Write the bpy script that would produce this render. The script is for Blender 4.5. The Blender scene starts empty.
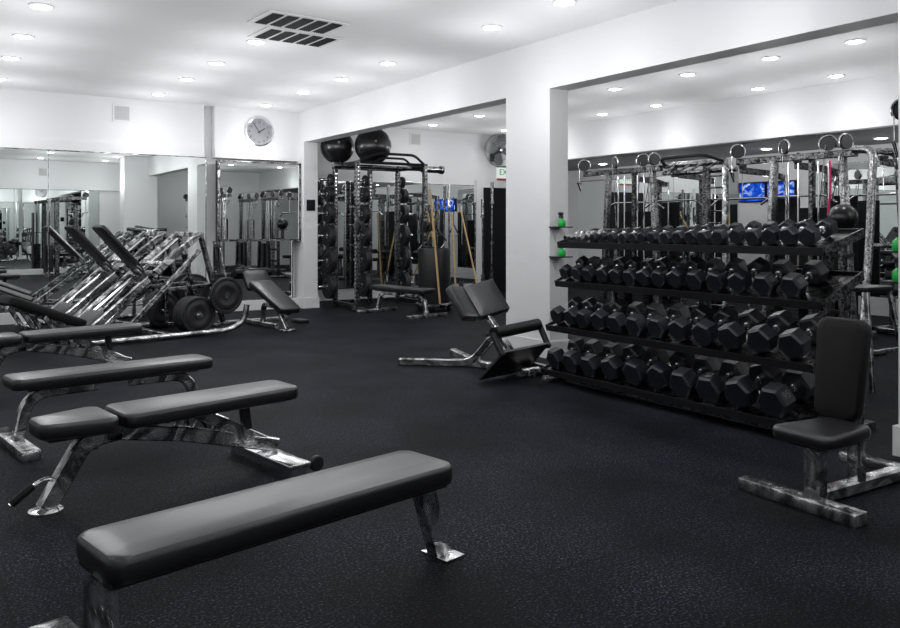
import bpy, bmesh, math, random
from mathutils import Vector, Matrix
random.seed(7)
PI = math.pi
R = math.radians
scn = bpy.context.scene
COL = scn.collection

# ------------------------------------------------------------------ materials
def new_mat(name):
    m = bpy.data.materials.new(name); m.use_nodes = True
    nt = m.node_tree
    return m, nt, nt.nodes['Principled BSDF']

def simple(name, col, rough=0.5, metal=0.0, spec=0.5, bump=0.0, bscale=60, coat=0.0, cvar=0.0):
    m, nt, b = new_mat(name)
    b.inputs['Base Color'].default_value = (*col, 1)
    b.inputs['Roughness'].default_value = rough
    b.inputs['Metallic'].default_value = metal
    b.inputs['Specular IOR Level'].default_value = spec
    b.inputs['Coat Weight'].default_value = coat
    tc = nt.nodes.new('ShaderNodeTexCoord')
    nz = nt.nodes.new('ShaderNodeTexNoise'); nz.inputs['Scale'].default_value = bscale; nz.inputs['Detail'].default_value = 3
    nt.links.new(tc.outputs['Object'], nz.inputs['Vector'])
    if bump:
        bp = nt.nodes.new('ShaderNodeBump'); bp.inputs['Strength'].default_value = bump; bp.inputs['Distance'].default_value = 0.01
        nt.links.new(nz.outputs['Fac'], bp.inputs['Height']); nt.links.new(bp.outputs['Normal'], b.inputs['Normal'])
    if cvar:
        mx = nt.nodes.new('ShaderNodeMix'); mx.data_type = 'RGBA'
        mx.inputs['A'].default_value = (*[c * (1 - cvar) for c in col], 1)
        mx.inputs['B'].default_value = (*[min(1, c * (1 + cvar)) for c in col], 1)
        nt.links.new(nz.outputs['Fac'], mx.inputs['Factor']); nt.links.new(mx.outputs['Result'], b.inputs['Base Color'])
    return m

def swirl_metal(name, lo, hi, rough=0.2, scale=9, bump=0.25):
    """Polished metal with lighter and darker swirls mixed into its colour."""
    m, nt, b = new_mat(name)
    b.inputs['Metallic'].default_value = 1.0
    b.inputs['Roughness'].default_value = rough
    tc = nt.nodes.new('ShaderNodeTexCoord')
    nz = nt.nodes.new('ShaderNodeTexNoise'); nz.inputs['Scale'].default_value = scale; nz.inputs['Detail'].default_value = 4
    nz.inputs['Distortion'].default_value = 2.2
    nt.links.new(tc.outputs['Object'], nz.inputs['Vector'])
    rp = nt.nodes.new('ShaderNodeValToRGB')
    rp.color_ramp.elements[0].position = 0.40; rp.color_ramp.elements[0].color = (*lo, 1)
    rp.color_ramp.elements[1].position = 0.60; rp.color_ramp.elements[1].color = (*hi, 1)
    nt.links.new(nz.outputs['Fac'], rp.inputs['Fac']); nt.links.new(rp.outputs['Color'], b.inputs['Base Color'])
    bp = nt.nodes.new('ShaderNodeBump'); bp.inputs['Strength'].default_value = bump; bp.inputs['Distance'].default_value = 0.02
    nt.links.new(nz.outputs['Fac'], bp.inputs['Height']); nt.links.new(bp.outputs['Normal'], b.inputs['Normal'])
    return m

def floor_mat():
    m, nt, b = new_mat('rubber_floor')
    b.inputs['Roughness'].default_value = 0.62
    b.inputs['Specular IOR Level'].default_value = 0.07
    L = nt.links.new
    tc = nt.nodes.new('ShaderNodeTexCoord')
    fine = nt.nodes.new('ShaderNodeTexNoise'); fine.inputs['Scale'].default_value = 95; fine.inputs['Detail'].default_value = 5; fine.inputs['Roughness'].default_value = 0.7
    big = nt.nodes.new('ShaderNodeTexNoise'); big.inputs['Scale'].default_value = 1.6; big.inputs['Detail'].default_value = 6
    mid = nt.nodes.new('ShaderNodeTexNoise'); mid.inputs['Scale'].default_value = 34; mid.inputs['Detail'].default_value = 4
    for n in (fine, big, mid): L(tc.outputs['Object'], n.inputs['Vector'])
    rp = nt.nodes.new('ShaderNodeValToRGB')
    rp.color_ramp.elements[0].position = 0.52; rp.color_ramp.elements[0].color = (0.0012, 0.0014, 0.0034, 1)
    rp.color_ramp.elements[1].position = 0.72; rp.color_ramp.elements[1].color = (0.120, 0.128, 0.178, 1)
    L(fine.outputs['Fac'], rp.inputs['Fac'])
    rp2 = nt.nodes.new('ShaderNodeValToRGB')
    rp2.color_ramp.elements[0].position = 0.36; rp2.color_ramp.elements[0].color = (0.42, 0.42, 0.45, 1)
    rp2.color_ramp.elements[1].position = 0.66; rp2.color_ramp.elements[1].color = (1.5, 1.5, 1.55, 1)
    L(big.outputs['Fac'], rp2.inputs['Fac'])
    rp3 = nt.nodes.new('ShaderNodeValToRGB')
    rp3.color_ramp.elements[0].position = 0.4; rp3.color_ramp.elements[0].color = (0.6, 0.6, 0.6, 1)
    rp3.color_ramp.elements[1].position = 0.62; rp3.color_ramp.elements[1].color = (1.15, 1.15, 1.15, 1)
    L(mid.outputs['Fac'], rp3.inputs['Fac'])
    mu = nt.nodes.new('ShaderNodeMix'); mu.data_type = 'RGBA'; mu.blend_type = 'MULTIPLY'; mu.inputs['Factor'].default_value = 1
    L(rp.outputs['Color'], mu.inputs['A']); L(rp2.outputs['Color'], mu.inputs['B'])
    mu2 = nt.nodes.new('ShaderNodeMix'); mu2.data_type = 'RGBA'; mu2.blend_type = 'MULTIPLY'; mu2.inputs['Factor'].default_value = 1
    L(mu.outputs['Result'], mu2.inputs['A']); L(rp3.outputs['Color'], mu2.inputs['B'])
    # seams between the rubber mats
    sep = nt.nodes.new('ShaderNodeSeparateXYZ'); L(tc.outputs['Object'], sep.inputs['Vector'])
    def seam(out, period, off):
        a = nt.nodes.new('ShaderNodeMath'); a.operation = 'ADD'; a.inputs[1].default_value = off; L(out, a.inputs[0])
        p = nt.nodes.new('ShaderNodeMath'); p.operation = 'PINGPONG'; p.inputs[1].default_value = period / 2; L(a.outputs[0], p.inputs[0])
        g = nt.nodes.new('ShaderNodeMath'); g.operation = 'LESS_THAN'; g.inputs[1].default_value = 0.0035; L(p.outputs[0], g.inputs[0])
        return g.outputs[0]
    mxm = nt.nodes.new('ShaderNodeMath'); mxm.operation = 'MAXIMUM'
    L(seam(sep.outputs['X'], 1.22, -1.50), mxm.inputs[0]); L(seam(sep.outputs['Y'], 1.83, -0.5), mxm.inputs[1])
    sm = nt.nodes.new('ShaderNodeMix'); sm.data_type = 'RGBA'; sm.inputs['B'].default_value = (0.002, 0.002, 0.002, 1)
    L(mxm.outputs[0], sm.inputs['Factor']); L(mu2.outputs['Result'], sm.inputs['A'])
    L(sm.outputs['Result'], b.inputs['Base Color'])
    bp = nt.nodes.new('ShaderNodeBump'); bp.inputs['Strength'].default_value = 0.5; bp.inputs['Distance'].default_value = 0.004
    L(fine.outputs['Fac'], bp.inputs['Height']); L(bp.outputs['Normal'], b.inputs['Normal'])
    return m

def emit(name, col, strength):
    m = bpy.data.materials.new(name); m.use_nodes = True
    nt = m.node_tree; nt.nodes.clear()
    o = nt.nodes.new('ShaderNodeOutputMaterial'); e = nt.nodes.new('ShaderNodeEmission')
    e.inputs['Color'].default_value = (*col, 1); e.inputs['Strength'].default_value = strength
    nt.links.new(e.outputs[0], o.inputs['Surface'])
    return m

def screen_mat(name, seed):
    m = bpy.data.materials.new(name); m.use_nodes = True
    nt = m.node_tree; nt.nodes.clear()
    o = nt.nodes.new('ShaderNodeOutputMaterial'); e = nt.nodes.new('ShaderNodeEmission')
    tc = nt.nodes.new('ShaderNodeTexCoord'); mp = nt.nodes.new('ShaderNodeMapping')
    mp.inputs['Location'].default_value = (seed, seed * 2, seed); mp.inputs['Scale'].default_value = (6, 6, 9)
    nz = nt.nodes.new('ShaderNodeTexNoise'); nz.inputs['Scale'].default_value = 1.0; nz.inputs['Detail'].default_value = 3; nz.inputs['Distortion'].default_value = 1
    rp = nt.nodes.new('ShaderNodeValToRGB')
    rp.color_ramp.elements[0].position = 0.35; rp.color_ramp.elements[0].color = (0.005, 0.02, 0.25, 1)
    rp.color_ramp.elements[1].position = 0.66; rp.color_ramp.elements[1].color = (0.75, 0.85, 1, 1)
    x = rp.color_ramp.elements.new(0.53); x.color = (0.01, 0.12, 0.85, 1)
    nt.links.new(tc.outputs['Object'], mp.inputs['Vector']); nt.links.new(mp.outputs['Vector'], nz.inputs['Vector'])
    nt.links.new(nz.outputs['Fac'], rp.inputs['Fac']); nt.links.new(rp.outputs['Color'], e.inputs['Color'])
    e.inputs['Strength'].default_value = 0.8
    nt.links.new(e.outputs[0], o.inputs['Surface'])
    return m

WALL = simple('white_paint', (0.72, 0.72, 0.73), 0.55, bump=0.02, bscale=90)
CEIL = simple('ceiling_paint', (0.84, 0.84, 0.85), 0.7, bump=0.02, bscale=60)
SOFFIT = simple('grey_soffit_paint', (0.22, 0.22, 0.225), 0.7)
FLOOR = floor_mat()
MIRROR = simple('mirror_silver', (0.88, 0.92, 0.905), 0.0, metal=1.0)
VINYL = simple('black_vinyl', (0.007, 0.007, 0.009), 0.33, bump=0.05, bscale=240, spec=0.8)
VINYL_D = simple('matt_black_vinyl', (0.003, 0.003, 0.0035), 0.5, bump=0.06, bscale=220, spec=0.25)
CHROME = swirl_metal('swirled_chrome', (0.20, 0.20, 0.21), (1.0, 1.0, 1.0), 0.14, 5, 0.4)  # swirls put patchy, contrasty reflections into the chrome's colour
CHROME.node_tree.nodes['Principled BSDF'].inputs['Metallic'].default_value = 0.93
STEEL = swirl_metal('gunmetal_steel', (0.03, 0.03, 0.032), (0.42, 0.42, 0.43), 0.26, 10)
BRIGHT = simple('bright_chrome', (0.82, 0.82, 0.83), 0.14, metal=1.0)
BLACKM = simple('black_powder_coat', (0.010, 0.010, 0.011), 0.38, spec=0.4, bump=0.03, bscale=200)
TOWER = swirl_metal('brushed_grey_steel', (0.09, 0.09, 0.092), (0.50, 0.50, 0.51), 0.28, 22, 0.15)
BLACKS = swirl_metal('swirled_black_steel', (0.010, 0.010, 0.010), (0.20, 0.20, 0.205), 0.3, 16)  # black steel with lighter swirls in its colour
RUBBER = simple('black_rubber', (0.013, 0.013, 0.016), 0.45, spec=0.45, bump=0.06, bscale=150, cvar=0.3)
HEXR = simple('hex_rubber', (0.010, 0.011, 0.017), 0.34, spec=0.6, bump=0.04, bscale=180, cvar=0.25)
DARK = simple('near_black', (0.004, 0.004, 0.005), 0.6, spec=0.2)
WOOD = simple('pale_wood', (0.55, 0.38, 0.17), 0.5, cvar=0.2, bscale=25)
GREEN = simple('green_liquid_plastic', (0.01, 0.42, 0.06), 0.25)
CLOCKF = simple('silver_clock_face', (0.33, 0.33, 0.35), 0.32, metal=0.6)
INK = simple('black_ink', (0.01, 0.01, 0.01), 0.6)
WHITEINK = simple('light_grey_print', (0.16, 0.16, 0.17), 0.6)
GREYV = simple('grey_grille', (0.55, 0.55, 0.56), 0.6)
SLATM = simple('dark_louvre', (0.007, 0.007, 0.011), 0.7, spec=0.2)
PINK = simple('pink_band', (0.75, 0.03, 0.16), 0.5)
FANM = simple('grey_fan_metal', (0.10, 0.11, 0.115), 0.4, metal=0.5)
BALLM = simple('black_ball_vinyl', (0.010, 0.010, 0.011), 0.26, spec=0.6)
LENS = emit('light_lens', (1.0, 0.985, 0.97), 18.0)
FILL_W, FILL_DROP = 12.0, 0.66  # power of the unseen fill lights, and their drop below each fixture
EXITM = emit('exit_sign_face', (0.75, 0.85, 0.78), 0.9)
EXITG = simple('exit_green', (0.0, 0.35, 0.09), 0.5)
REDM = simple('exit_red_strip', (0.45, 0.03, 0.06), 0.5)

# ------------------------------------------------------------------ mesh builder
def frame_of(d):
    d = Vector(d).normalized()
    up = Vector((0, 0, 1)) if abs(d.z) < 0.95 else Vector((0, 1, 0))
    s = d.cross(up).normalized()
    return s, s.cross(d).normalized(), d

class MB:
    def __init__(self): self.v = []; self.f = []
    def add(self, vs, fs):
        o = len(self.v); self.v += [tuple(p) for p in vs]; self.f += [tuple(i + o for i in f) for f in fs]; return self
    def rings(self, rings, cap=True, closed=False):
        n = len(rings[0]); vs = [p for r in rings for p in r]; fs = []
        m = len(rings)
        for k in range(m if closed else m - 1):
            a = k * n; b = ((k + 1) % m) * n
            for i in range(n):
                j = (i + 1) % n
                fs.append((a + i, a + j, b + j, b + i))
        if cap and not closed:
            fs.append(tuple(reversed(range(n)))); fs.append(tuple(range((m - 1) * n, m * n)))
        return self.add(vs, fs)
    def box(self, c, s, rot=None, bev=0.0):
        bm = bmesh.new(); bmesh.ops.create_cube(bm, size=1.0)
        bmesh.ops.scale(bm, vec=s, verts=bm.verts)
        if bev: bmesh.ops.bevel(bm, geom=bm.edges[:], offset=bev, segments=2, affect='EDGES', profile=0.5)
        M = (rot.to_4x4() if rot else Matrix.Identity(4)); M = Matrix.Translation(c) @ M
        bm.verts.index_update()
        vs = [M @ v.co for v in bm.verts]; fs = [[v.index for v in f.verts] for f in bm.faces]
        bm.free(); return self.add(vs, fs)
    def span(self, a, b, bev=0.0):
        return self.box([(x + y) / 2 for x, y in zip(a, b)], [abs(y - x) for x, y in zip(a, b)], None, bev)
    def sweep(self, pts, sec, up=None, closed=False):
        pts = [Vector(p) for p in pts]; n = len(pts); rings = []
        u = None
        for i, p in enumerate(pts):
            if closed: t = (pts[(i + 1) % n] - pts[i - 1]).normalized()
            else: t = (pts[min(i + 1, n - 1)] - pts[max(i - 1, 0)]).normalized()
            if u is None:
                u = Vector(up) if up else frame_of(t)[1]
            u = (u - t * u.dot(t)).normalized(); s = t.cross(u)
            k = 1.0
            if 0 < i < n - 1:
                d = (pts[i] - pts[i - 1]).normalized(); k = 1 / max(0.6, abs(d.dot(t)))
            rings.append([p + s * (a * k) + u * (b * k) for a, b in sec])
        return self.rings(rings, True, closed)
    def tube(self, pts, r, n=10, closed=False):
        return self.sweep(pts, [(r * math.cos(2 * PI * i / n), r * math.sin(2 * PI * i / n)) for i in range(n)], None, closed)
    def beam(self, pts, w, h, up=None, c=None):
        c = min(w, h) * 0.14 if c is None else c; a = w / 2; b = h / 2
        return self.sweep(pts, [(a, -b + c), (a, b - c), (a - c, b), (-a + c, b), (-a, b - c), (-a, -b + c), (-a + c, -b), (a - c, -b)], up)
    def lathe(self, prof, o=(0, 0, 0), axis=(0, 0, 1), n=24):
        s, u, d = frame_of(axis); o = Vector(o)
        rings = [[o + d * h + s * (r * math.cos(2 * PI * i / n)) + u * (r * math.sin(2 * PI * i / n)) for i in range(n)] for r, h in prof]
        return self.rings(rings)
    def lathe_ring(self, prof, o=(0, 0, 0), axis=(0, 0, 1), n=24):
        s, u, d = frame_of(axis); o = Vector(o)
        return self.rings([[o + d * h + s * (r * math.cos(2 * PI * i / n)) + u * (r * math.sin(2 * PI * i / n)) for i in range(n)] for r, h in prof], closed=True)
    def ball(self, c, r, n=24, m=14, sz=1.0):
        return self.lathe([(max(0.0005, r * math.sin(PI * k / m)), -r * sz * math.cos(PI * k / m)) for k in range(m + 1)], c, (0, 0, 1), n)
    def pad(self, M, L, W0, T, W1=None, rc=0.05, e=0.018, crown=0.006):
        """Upholstered cushion: rounded outline L x W (W0 at -x end, W1 at +x end), rounded edges, slightly crowned top."""
        W1 = W0 if W1 is None else W1
        def outline(ins):
            pts = []; r = max(rc - ins * 0.6, 0.008); l = L / 2 - ins
            def hw(x): return (W0 + (W1 - W0) * (x / L + 0.5)) / 2 - ins
            for (sx, sy, a0) in ((1, 1, 0), (-1, 1, 90), (-1, -1, 180), (1, -1, 270)):
                cx = sx * (l - r); cy = sy * (hw(sx * l) - r)
                for k in range(6):
                    a = R(a0 + 90 * k / 5); pts.append((cx + r * math.cos(a), cy + r * math.sin(a)))
            return pts
        lay = [(e * 0.8, 0), (e * 0.2, e * 0.3), (0, e), (0, T - e), (e * 0.12, T - e * 0.5), (e * 0.45, T - e * 0.12), (e, T), (min(W0, W1) * 0.25, T + crown)]
        return self.rings([[M @ Vector((x, y, z)) for x, y in outline(i)] for i, z in lay])
    def build(self, name, mat, parent=None, loc=None, rotz=0.0, smooth=35):
        me = bpy.data.meshes.new(name); me.from_pydata(self.v, [], self.f); me.update()
        bm = bmesh.new(); bm.from_mesh(me); bmesh.ops.recalc_face_normals(bm, faces=bm.faces); bm.to_mesh(me); bm.free()
        if smooth:
            me.shade_smooth(); me.set_sharp_from_angle(angle=R(smooth))
        me.materials.append(mat)
        o = bpy.data.objects.new(name, me); COL.objects.link(o)
        if parent: o.parent = parent
        if loc is not None: o.location = loc
        if rotz: o.rotation_euler.z = rotz
        return o

def fillet(pts, r, n=6):
    pts = [Vector(p) for p in pts]; out = [pts[0]]
    for i in range(1, len(pts) - 1):
        a = (pts[i - 1] - pts[i]); b = (pts[i + 1] - pts[i])
        k = min(r, a.length * 0.49, b.length * 0.49)
        p0 = pts[i] + a.normalized() * k; p1 = pts[i] + b.normalized() * k
        for j in range(n + 1):
            t = j / n; out.append(p0 * (1 - t) ** 2 + pts[i] * 2 * t * (1 - t) + p1 * t * t)
    out.append(pts[-1]); return out

def tag(o, label, cat, group=None):
    o['label'] = label; o['category'] = cat
    if group: o['group'] = group
    return o
def thing(name, label, cat, loc=(0, 0, 0), rotz=0.0, group=None):
    o = bpy.data.objects.new(name, None); COL.objects.link(o)
    o.location = loc; o.rotation_euler.z = rotz; o.empty_display_size = 0.1
    return tag(o, label, cat, group)
def struct(name, mb, mat, parent=None, smooth=0):
    o = mb.build(name, mat, parent, smooth=smooth)
    if not parent: o['kind'] = 'structure'
    return o
KIDS = {}
def dup(root, loc, rotz, label, group=None):
    def copy(o, par):
        c = o.copy(); COL.objects.link(c)
        if par: c.parent = par
        for ch in [x for x in bpy.data.objects if x.parent == o]: copy(ch, c)
        return c
    r = copy(root, None); r.location = loc; r.rotation_euler.z = rotz; r['label'] = label
    if group: r['group'] = group
    return r
def text(body, size, mat, parent, M, name='lettering', depth=0.001):
    cu = bpy.data.curves.new(name, 'FONT'); cu.body = body; cu.size = size; cu.align_x = 'CENTER'; cu.align_y = 'CENTER'; cu.extrude = depth
    cu.materials.append(mat)
    tmp = bpy.data.objects.new(name + '_curve', cu); COL.objects.link(tmp)
    bpy.context.view_layer.update()
    me = bpy.data.meshes.new_from_object(tmp.evaluated_get(bpy.context.evaluated_depsgraph_get()))
    bpy.data.objects.remove(tmp)
    if not me.materials: me.materials.append(mat)
    o = bpy.data.objects.new(name, me); COL.objects.link(o); o.parent = parent; o.matrix_local = M
    return o
def ry(deg): return Matrix.Rotation(R(deg), 3, 'Y')
def T(*p): return Matrix.Translation(p)
def RX(d): return Matrix.Rotation(R(d), 4, 'X')
def RY(d): return Matrix.Rotation(R(d), 4, 'Y')
def RZ(d): return Matrix.Rotation(R(d), 4, 'Z')

# ------------------------------------------------------------------ the room
XL, XW, XW2, XB = -3.2, 5.30, 5.54, 12.0      # plain side wall, pillar line (two faces), far wall of the second room
YN, YB, YB2, ZC = -0.45, 12.60, 13.30, 3.19   # wall behind the camera, mirror wall, mirror wall of the second room, ceiling
struct('floor', MB().span((XL, -2.2, -0.08), (XB + .1, YB2 + .1, 0)), FLOOR)
struct('ceiling', MB().span((XL, -2.2, ZC), (XB + .1, YB2 + .1, ZC + .1)), CEIL)
struct('wall_back', MB().span((XL, YB, 0), (XW2, YB + .12, ZC)), WALL)
struct('wall_near', MB().span((XL, YN - .12, 0), (XW2, YN, ZC)), WALL)
struct('wall_left', MB().span((XL - .12, YN, 0), (XL, YB, ZC)), WALL)
# the pillar line between the two rooms
struct('wall_header', MB().span((XW, YN, 2.69), (XW2, YB, ZC)), WALL)
for i, (x0, y0, y1) in enumerate(((XW, 12.21, YB), (XW, 6.16, 6.87), (4.70, 1.86, 2.43))):
    struct('pillar_%d' % (i + 1), MB().span((x0, y0, 0), (XW2, y1, 2.69 if x0 == XW else ZC)), WALL)
    struct('baseboard_pillar_%d' % (i + 1), MB().span((x0 - .022, y0 - .022, 0), (XW2 + .022, min(y1 + .022, YB - .001) , .17)), WALL)
# second room
struct('wall_far', MB().span((XB, -2.2, 0), (XB + .1, YB2, ZC)), WALL)
struct('wall_far_back', MB().span((XW2, YB2, 0), (XB, YB2 + .1, ZC)), WALL)
struct('wall_far_near', MB().span((XW2, -2.3, 0), (XB, -2.2, ZC)), WALL)
struct('pillar_4', MB().span((XW, YN, 0), (XW2, -.15, 2.69)), WALL)
struct('wall_side', MB().span((XW2, YB, 0), (XW2 + .02, YB2, ZC)), WALL)
struct('trim_1', MB().span((10.0, -2.2, 2.56), (XB, YB2, ZC)), WALL)
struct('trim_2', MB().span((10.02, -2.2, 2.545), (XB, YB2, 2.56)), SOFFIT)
struct('baseboard_far', MB().span((XB - .03, -2.2, 0), (XB, YB2, .27)), WALL)
d = struct('door_1', MB().span((9.68, YB2 - .05, 0), (10.75, YB2, 2.12)), DARK)
MB().tube([(9.78, YB2 - .07, 1.0), (9.90, YB2 - .07, 1.0)], .012).build('door_handle', BRIGHT, d)
# fascia above the mirrors, with the narrow recess between its two lengths
struct('trim_3', MB().span((XL, 12.45, 2.39), (3.76, YB, ZC)).span((XL, 12.43, 2.39), (3.76, 12.45, 2.53)), WALL)
struct('trim_4', MB().span((3.92, 12.45, 2.39), (XW, YB, ZC)).span((3.92, 12.43, 2.39), (XW, 12.45, 2.53)), WALL)
struct('baseboard_back', MB().span((XL, 12.38, 0), (XW, YB, .15)), WALL)
struct('trim_5', MB().span((XL, YN, 2.39), (XW, YN + .12, ZC)), WALL)
struct('baseboard_near', MB().span((XL, YN, 0), (4.7, YN + .1, .15)), WALL)

def mirror(a, b, label, seams=(), axis='Y'):
    t = thing('wall_mirror', label, 'mirror', ((a[0] + b[0]) / 2, (a[1] + b[1]) / 2, a[2]))
    m = MB().span(a, b); m.v = [tuple(Vector(p) - t.location) for p in m.v]
    m.build('mirror_glass', MIRROR, t, smooth=0)
    f = MB()
    w = .012
    if axis == 'Y':
        s = 1 if a[1] < 0 else -1
        y0 = (b[1] if s > 0 else a[1]); y1 = y0 + s * .006
        for x in seams: f.span((x - .004, y0, a[2]), (x + .004, y1, b[2]))
        f.span((a[0], y0, b[2] - w), (b[0], y1, b[2])); f.span((a[0], y0, a[2]), (b[0], y1, a[2] + w))
        f.span((a[0], y0, a[2]), (a[0] + w, y1, b[2])); f.span((b[0] - w, y0, a[2]), (b[0], y1, b[2]))
    else:
        for y in seams: f.span((a[0] - .006, y - .004, a[2]), (a[0], y + .004, b[2]))
        f.span((a[0] - .006, a[1], b[2] - w), (a[0], b[1], b[2])); f.span((a[0] - .006, a[1], a[2]), (a[0], b[1], a[2] + w))
    f.v = [tuple(Vector(p) - t.location) for p in f.v]
    f.build('mirror_edge', STEEL, t, smooth=0)
    return t
mirror((-2.4, 12.47, .15), (3.80, 12.60, 2.39), 'wide floor to fascia wall mirror behind the leg press machines', (-.2, 1.60))
mirror((3.90, 12.47, .15), (5.22, 12.60, 1.10), 'low wall mirror behind the decline bench under the tilted mirror panel')
mirror((5.75, YB2 - .02, .2), (9.47, YB2, 2.16), 'wall mirror behind the power rack and upright barbells in second room', (7.6,))
mirror((-2.4, YN, .15), (4.6, YN + .02, 2.39), 'wall mirror facing the clock wall, seen only in reflection', (0.2, 2.4))
mirror((XB - .02, 8.95, .27), (XB, 13.0, 2.30), 'wall mirror behind the cable tower next to the middle pillar', (11,), 'X')
mirror((XB - .02, -2.0, .27), (XB, 7.40, 2.30), 'wall mirror behind the end cable tower', (1, 3.5, 5.5), 'X')
# mirror panel standing proud of the wall under the clock
t = thing('mirror_panel', 'square framed mirror panel hanging under the wall clock', 'mirror', (4.61, 12.34, 1.09))
MB().span((-.67, -.012, 0), (.67, .12, 1.26)).build('panel_body', BLACKM, t, smooth=0)
MB().span((-.655, -.016, .03), (.655, -.012, 1.235)).build('mirror_glass', MIRROR, t, smooth=0)
f = MB().span((-.68, -.03, 0), (.68, .0, .035)).span((-.68, -.03, 1.235), (.68, 0, 1.26)).span((-.685, -.03, 0), (-.645, 0, 1.26)).span((.66, -.03, 0), (.685, 0, 1.26))
f.build('frame', STEEL, t, smooth=0)

# ------------------------------------------------------------------ ceiling lights
def light(x, y, z, label, group):
    t = thing('ceiling_light', label, 'ceiling light', (x, y, z), 0, group)
    MB().lathe([(.105, 0), (.105, -.006), (.088, -.012), (.080, -.004), (.080, 0)], n=28).build('trim_ring', WALL, t)
    MB().lathe([(.079, -.003), (.070, -.012), (.045, -.020), (.0005, -.024)], n=20).build('lens', LENS, t)
    la = bpy.data.lights.new('unseen_fill', 'POINT'); la.energy = FILL_W * (.4 if z < 3 else .62 if x > 9 else .8 if x > 6 else 1); la.shadow_soft_size = 0.0; la.color = (.975, .985, 1.0)
    lo = bpy.data.objects.new('unseen_fill', la); COL.objects.link(lo); lo.parent = t; lo.location = (0, 0, -FILL_DROP)  # unseen point light below the fixture, added so the ceiling is lit
ORD = ['first', 'second', 'third', 'fourth', 'fifth', 'sixth', 'seventh', 'eighth', 'ninth', 'tenth', 'eleventh']
for x, ys, where in ((4.55, (11.92, 10.5, 9.31, 8.11, 6.12, 5.10, 3.7, 2.2, .7), 'row nearest the pillars'),  # near-end lights of the first three rows are added to brighten that end
                     (2.92, (11.79, 10.40, 9.2, 7.92, 5.9, 4.6, 2.6, .7), 'middle row past the ceiling grille'),
                     (.93, (11.69, 10.19, 8.97, 7.66, 6.3, 4.4, 2.4, .6), 'row over the flat benches'),
                     (-1.1, (11.0, 8.6, 6.2, 3.8, 1.4), 'row beyond the benches')):
    for k, y in enumerate(ys):
        light(x, y, ZC, 'round recessed ceiling light, %s from the clock wall, %s' % (ORD[k], where), 'ceiling lights of the main room')
for x, ys, where in ((7.95, (12.48, 11.04, 9.3, 7.9, 6.66, 5.51, 4.54, 2.6, 1.0, -.6), 'header side'),  # near-end lights here are added to brighten the second room's near wall
                     (9.55, (12.4, 11.2, 9.77, 8.61, 6.81, 5.70, 4.3, 2.4, .8), 'soffit side')):
    for k, y in enumerate(ys):
        light(x, y, ZC, 'round recessed light in the second room, %s from its mirror wall, %s' % (ORD[k], where), 'ceiling lights of the second room')
for k, y in enumerate((11.4, 9.6, 7.8, 6.0, 4.2)):
    light(11.15, y, 2.545, 'round recessed light under the grey soffit, %s from the exit door' % ORD[k], 'soffit lights')

# ------------------------------------------------------------------ grilles
t = thing('ceiling_vent', 'large white ceiling grille with two rows of dark louvre panels', 'vent', (3.06, 7.26, ZC), R(3))
MB().span((-.50, -.53, -.010), (.30, -.035, 0)).build('frame', WALL, t, smooth=0)
MB().span((-.27, .0, -.010), (.53, .50, 0)).build('frame', WALL, t, smooth=0)
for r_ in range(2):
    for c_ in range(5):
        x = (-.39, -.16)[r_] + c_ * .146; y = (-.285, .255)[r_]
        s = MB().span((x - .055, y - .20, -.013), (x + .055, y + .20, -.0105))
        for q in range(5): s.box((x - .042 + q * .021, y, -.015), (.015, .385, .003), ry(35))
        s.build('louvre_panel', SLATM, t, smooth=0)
def sq_vent(x, y, z, face, label):
    t = thing('wall_vent', label, 'vent', (x, y, z))
    s = face
    MB().span((-.13, 0, -.13), (.13, s * .012, .13)).build('frame', WALL, t, smooth=0)
    g = MB().span((-.10, s * .012, -.10), (.10, s * .015, .10))
    for q in range(9): g.box((0, s * .018, -.088 + q * .022), (.2, .012, .004), Matrix.Rotation(R(35), 3, 'X'))
    g.build('grille', GREYV, t, smooth=0)
sq_vent(2.565, 12.45, 2.97, -1, 'small square white grille on the fascia over the wide mirror')
sq_vent(8.07, YB2, 3.0, -1, 'small square white grille high on the wall above the power rack')
sq_vent(3.1, YN + .12, 2.87, 1, 'small square grille on the fascia opposite the clock, seen in the mirror')

# ------------------------------------------------------------------ clock
t = thing('wall_clock', 'round silver wall clock with black numerals above the mirror panel', 'clock', (4.63, 12.45, 2.83))
MB().lathe([(.235, 0), (.237, .03), (.228, .045), (.212, .048), (.205, .03), (.205, 0)], axis=(0, -1, 0), n=48).build('rim', BRIGHT, t)
MB().lathe([(.206, 0), (.206, .022), (.0005, .0225)], axis=(0, -1, 0), n=48).build('dial', CLOCKF, t, smooth=20)
for h in range(1, 13):
    a = R(h * 30); text(str(h), .055, INK, t, T(.160 * math.sin(a), -.0245, .160 * math.cos(a)) @ RX(90), 'numeral', .0008)
for ang, ln, wd, y in ((R(-35), .165, .010, -.028), (R(58), .115, .014, -.026)):
    dx, dz = math.sin(ang), math.cos(ang)
    MB().beam([(-dx * .03, y, -dz * .03), (dx * ln, y, dz * ln)], wd, .002, (0, 1, 0)).build('hand', INK, t, smooth=0)
MB().lathe([(.012, .022), (.012, .032), (.0005, .033)], axis=(0, -1, 0), n=16).build('hub', INK, t)

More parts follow.
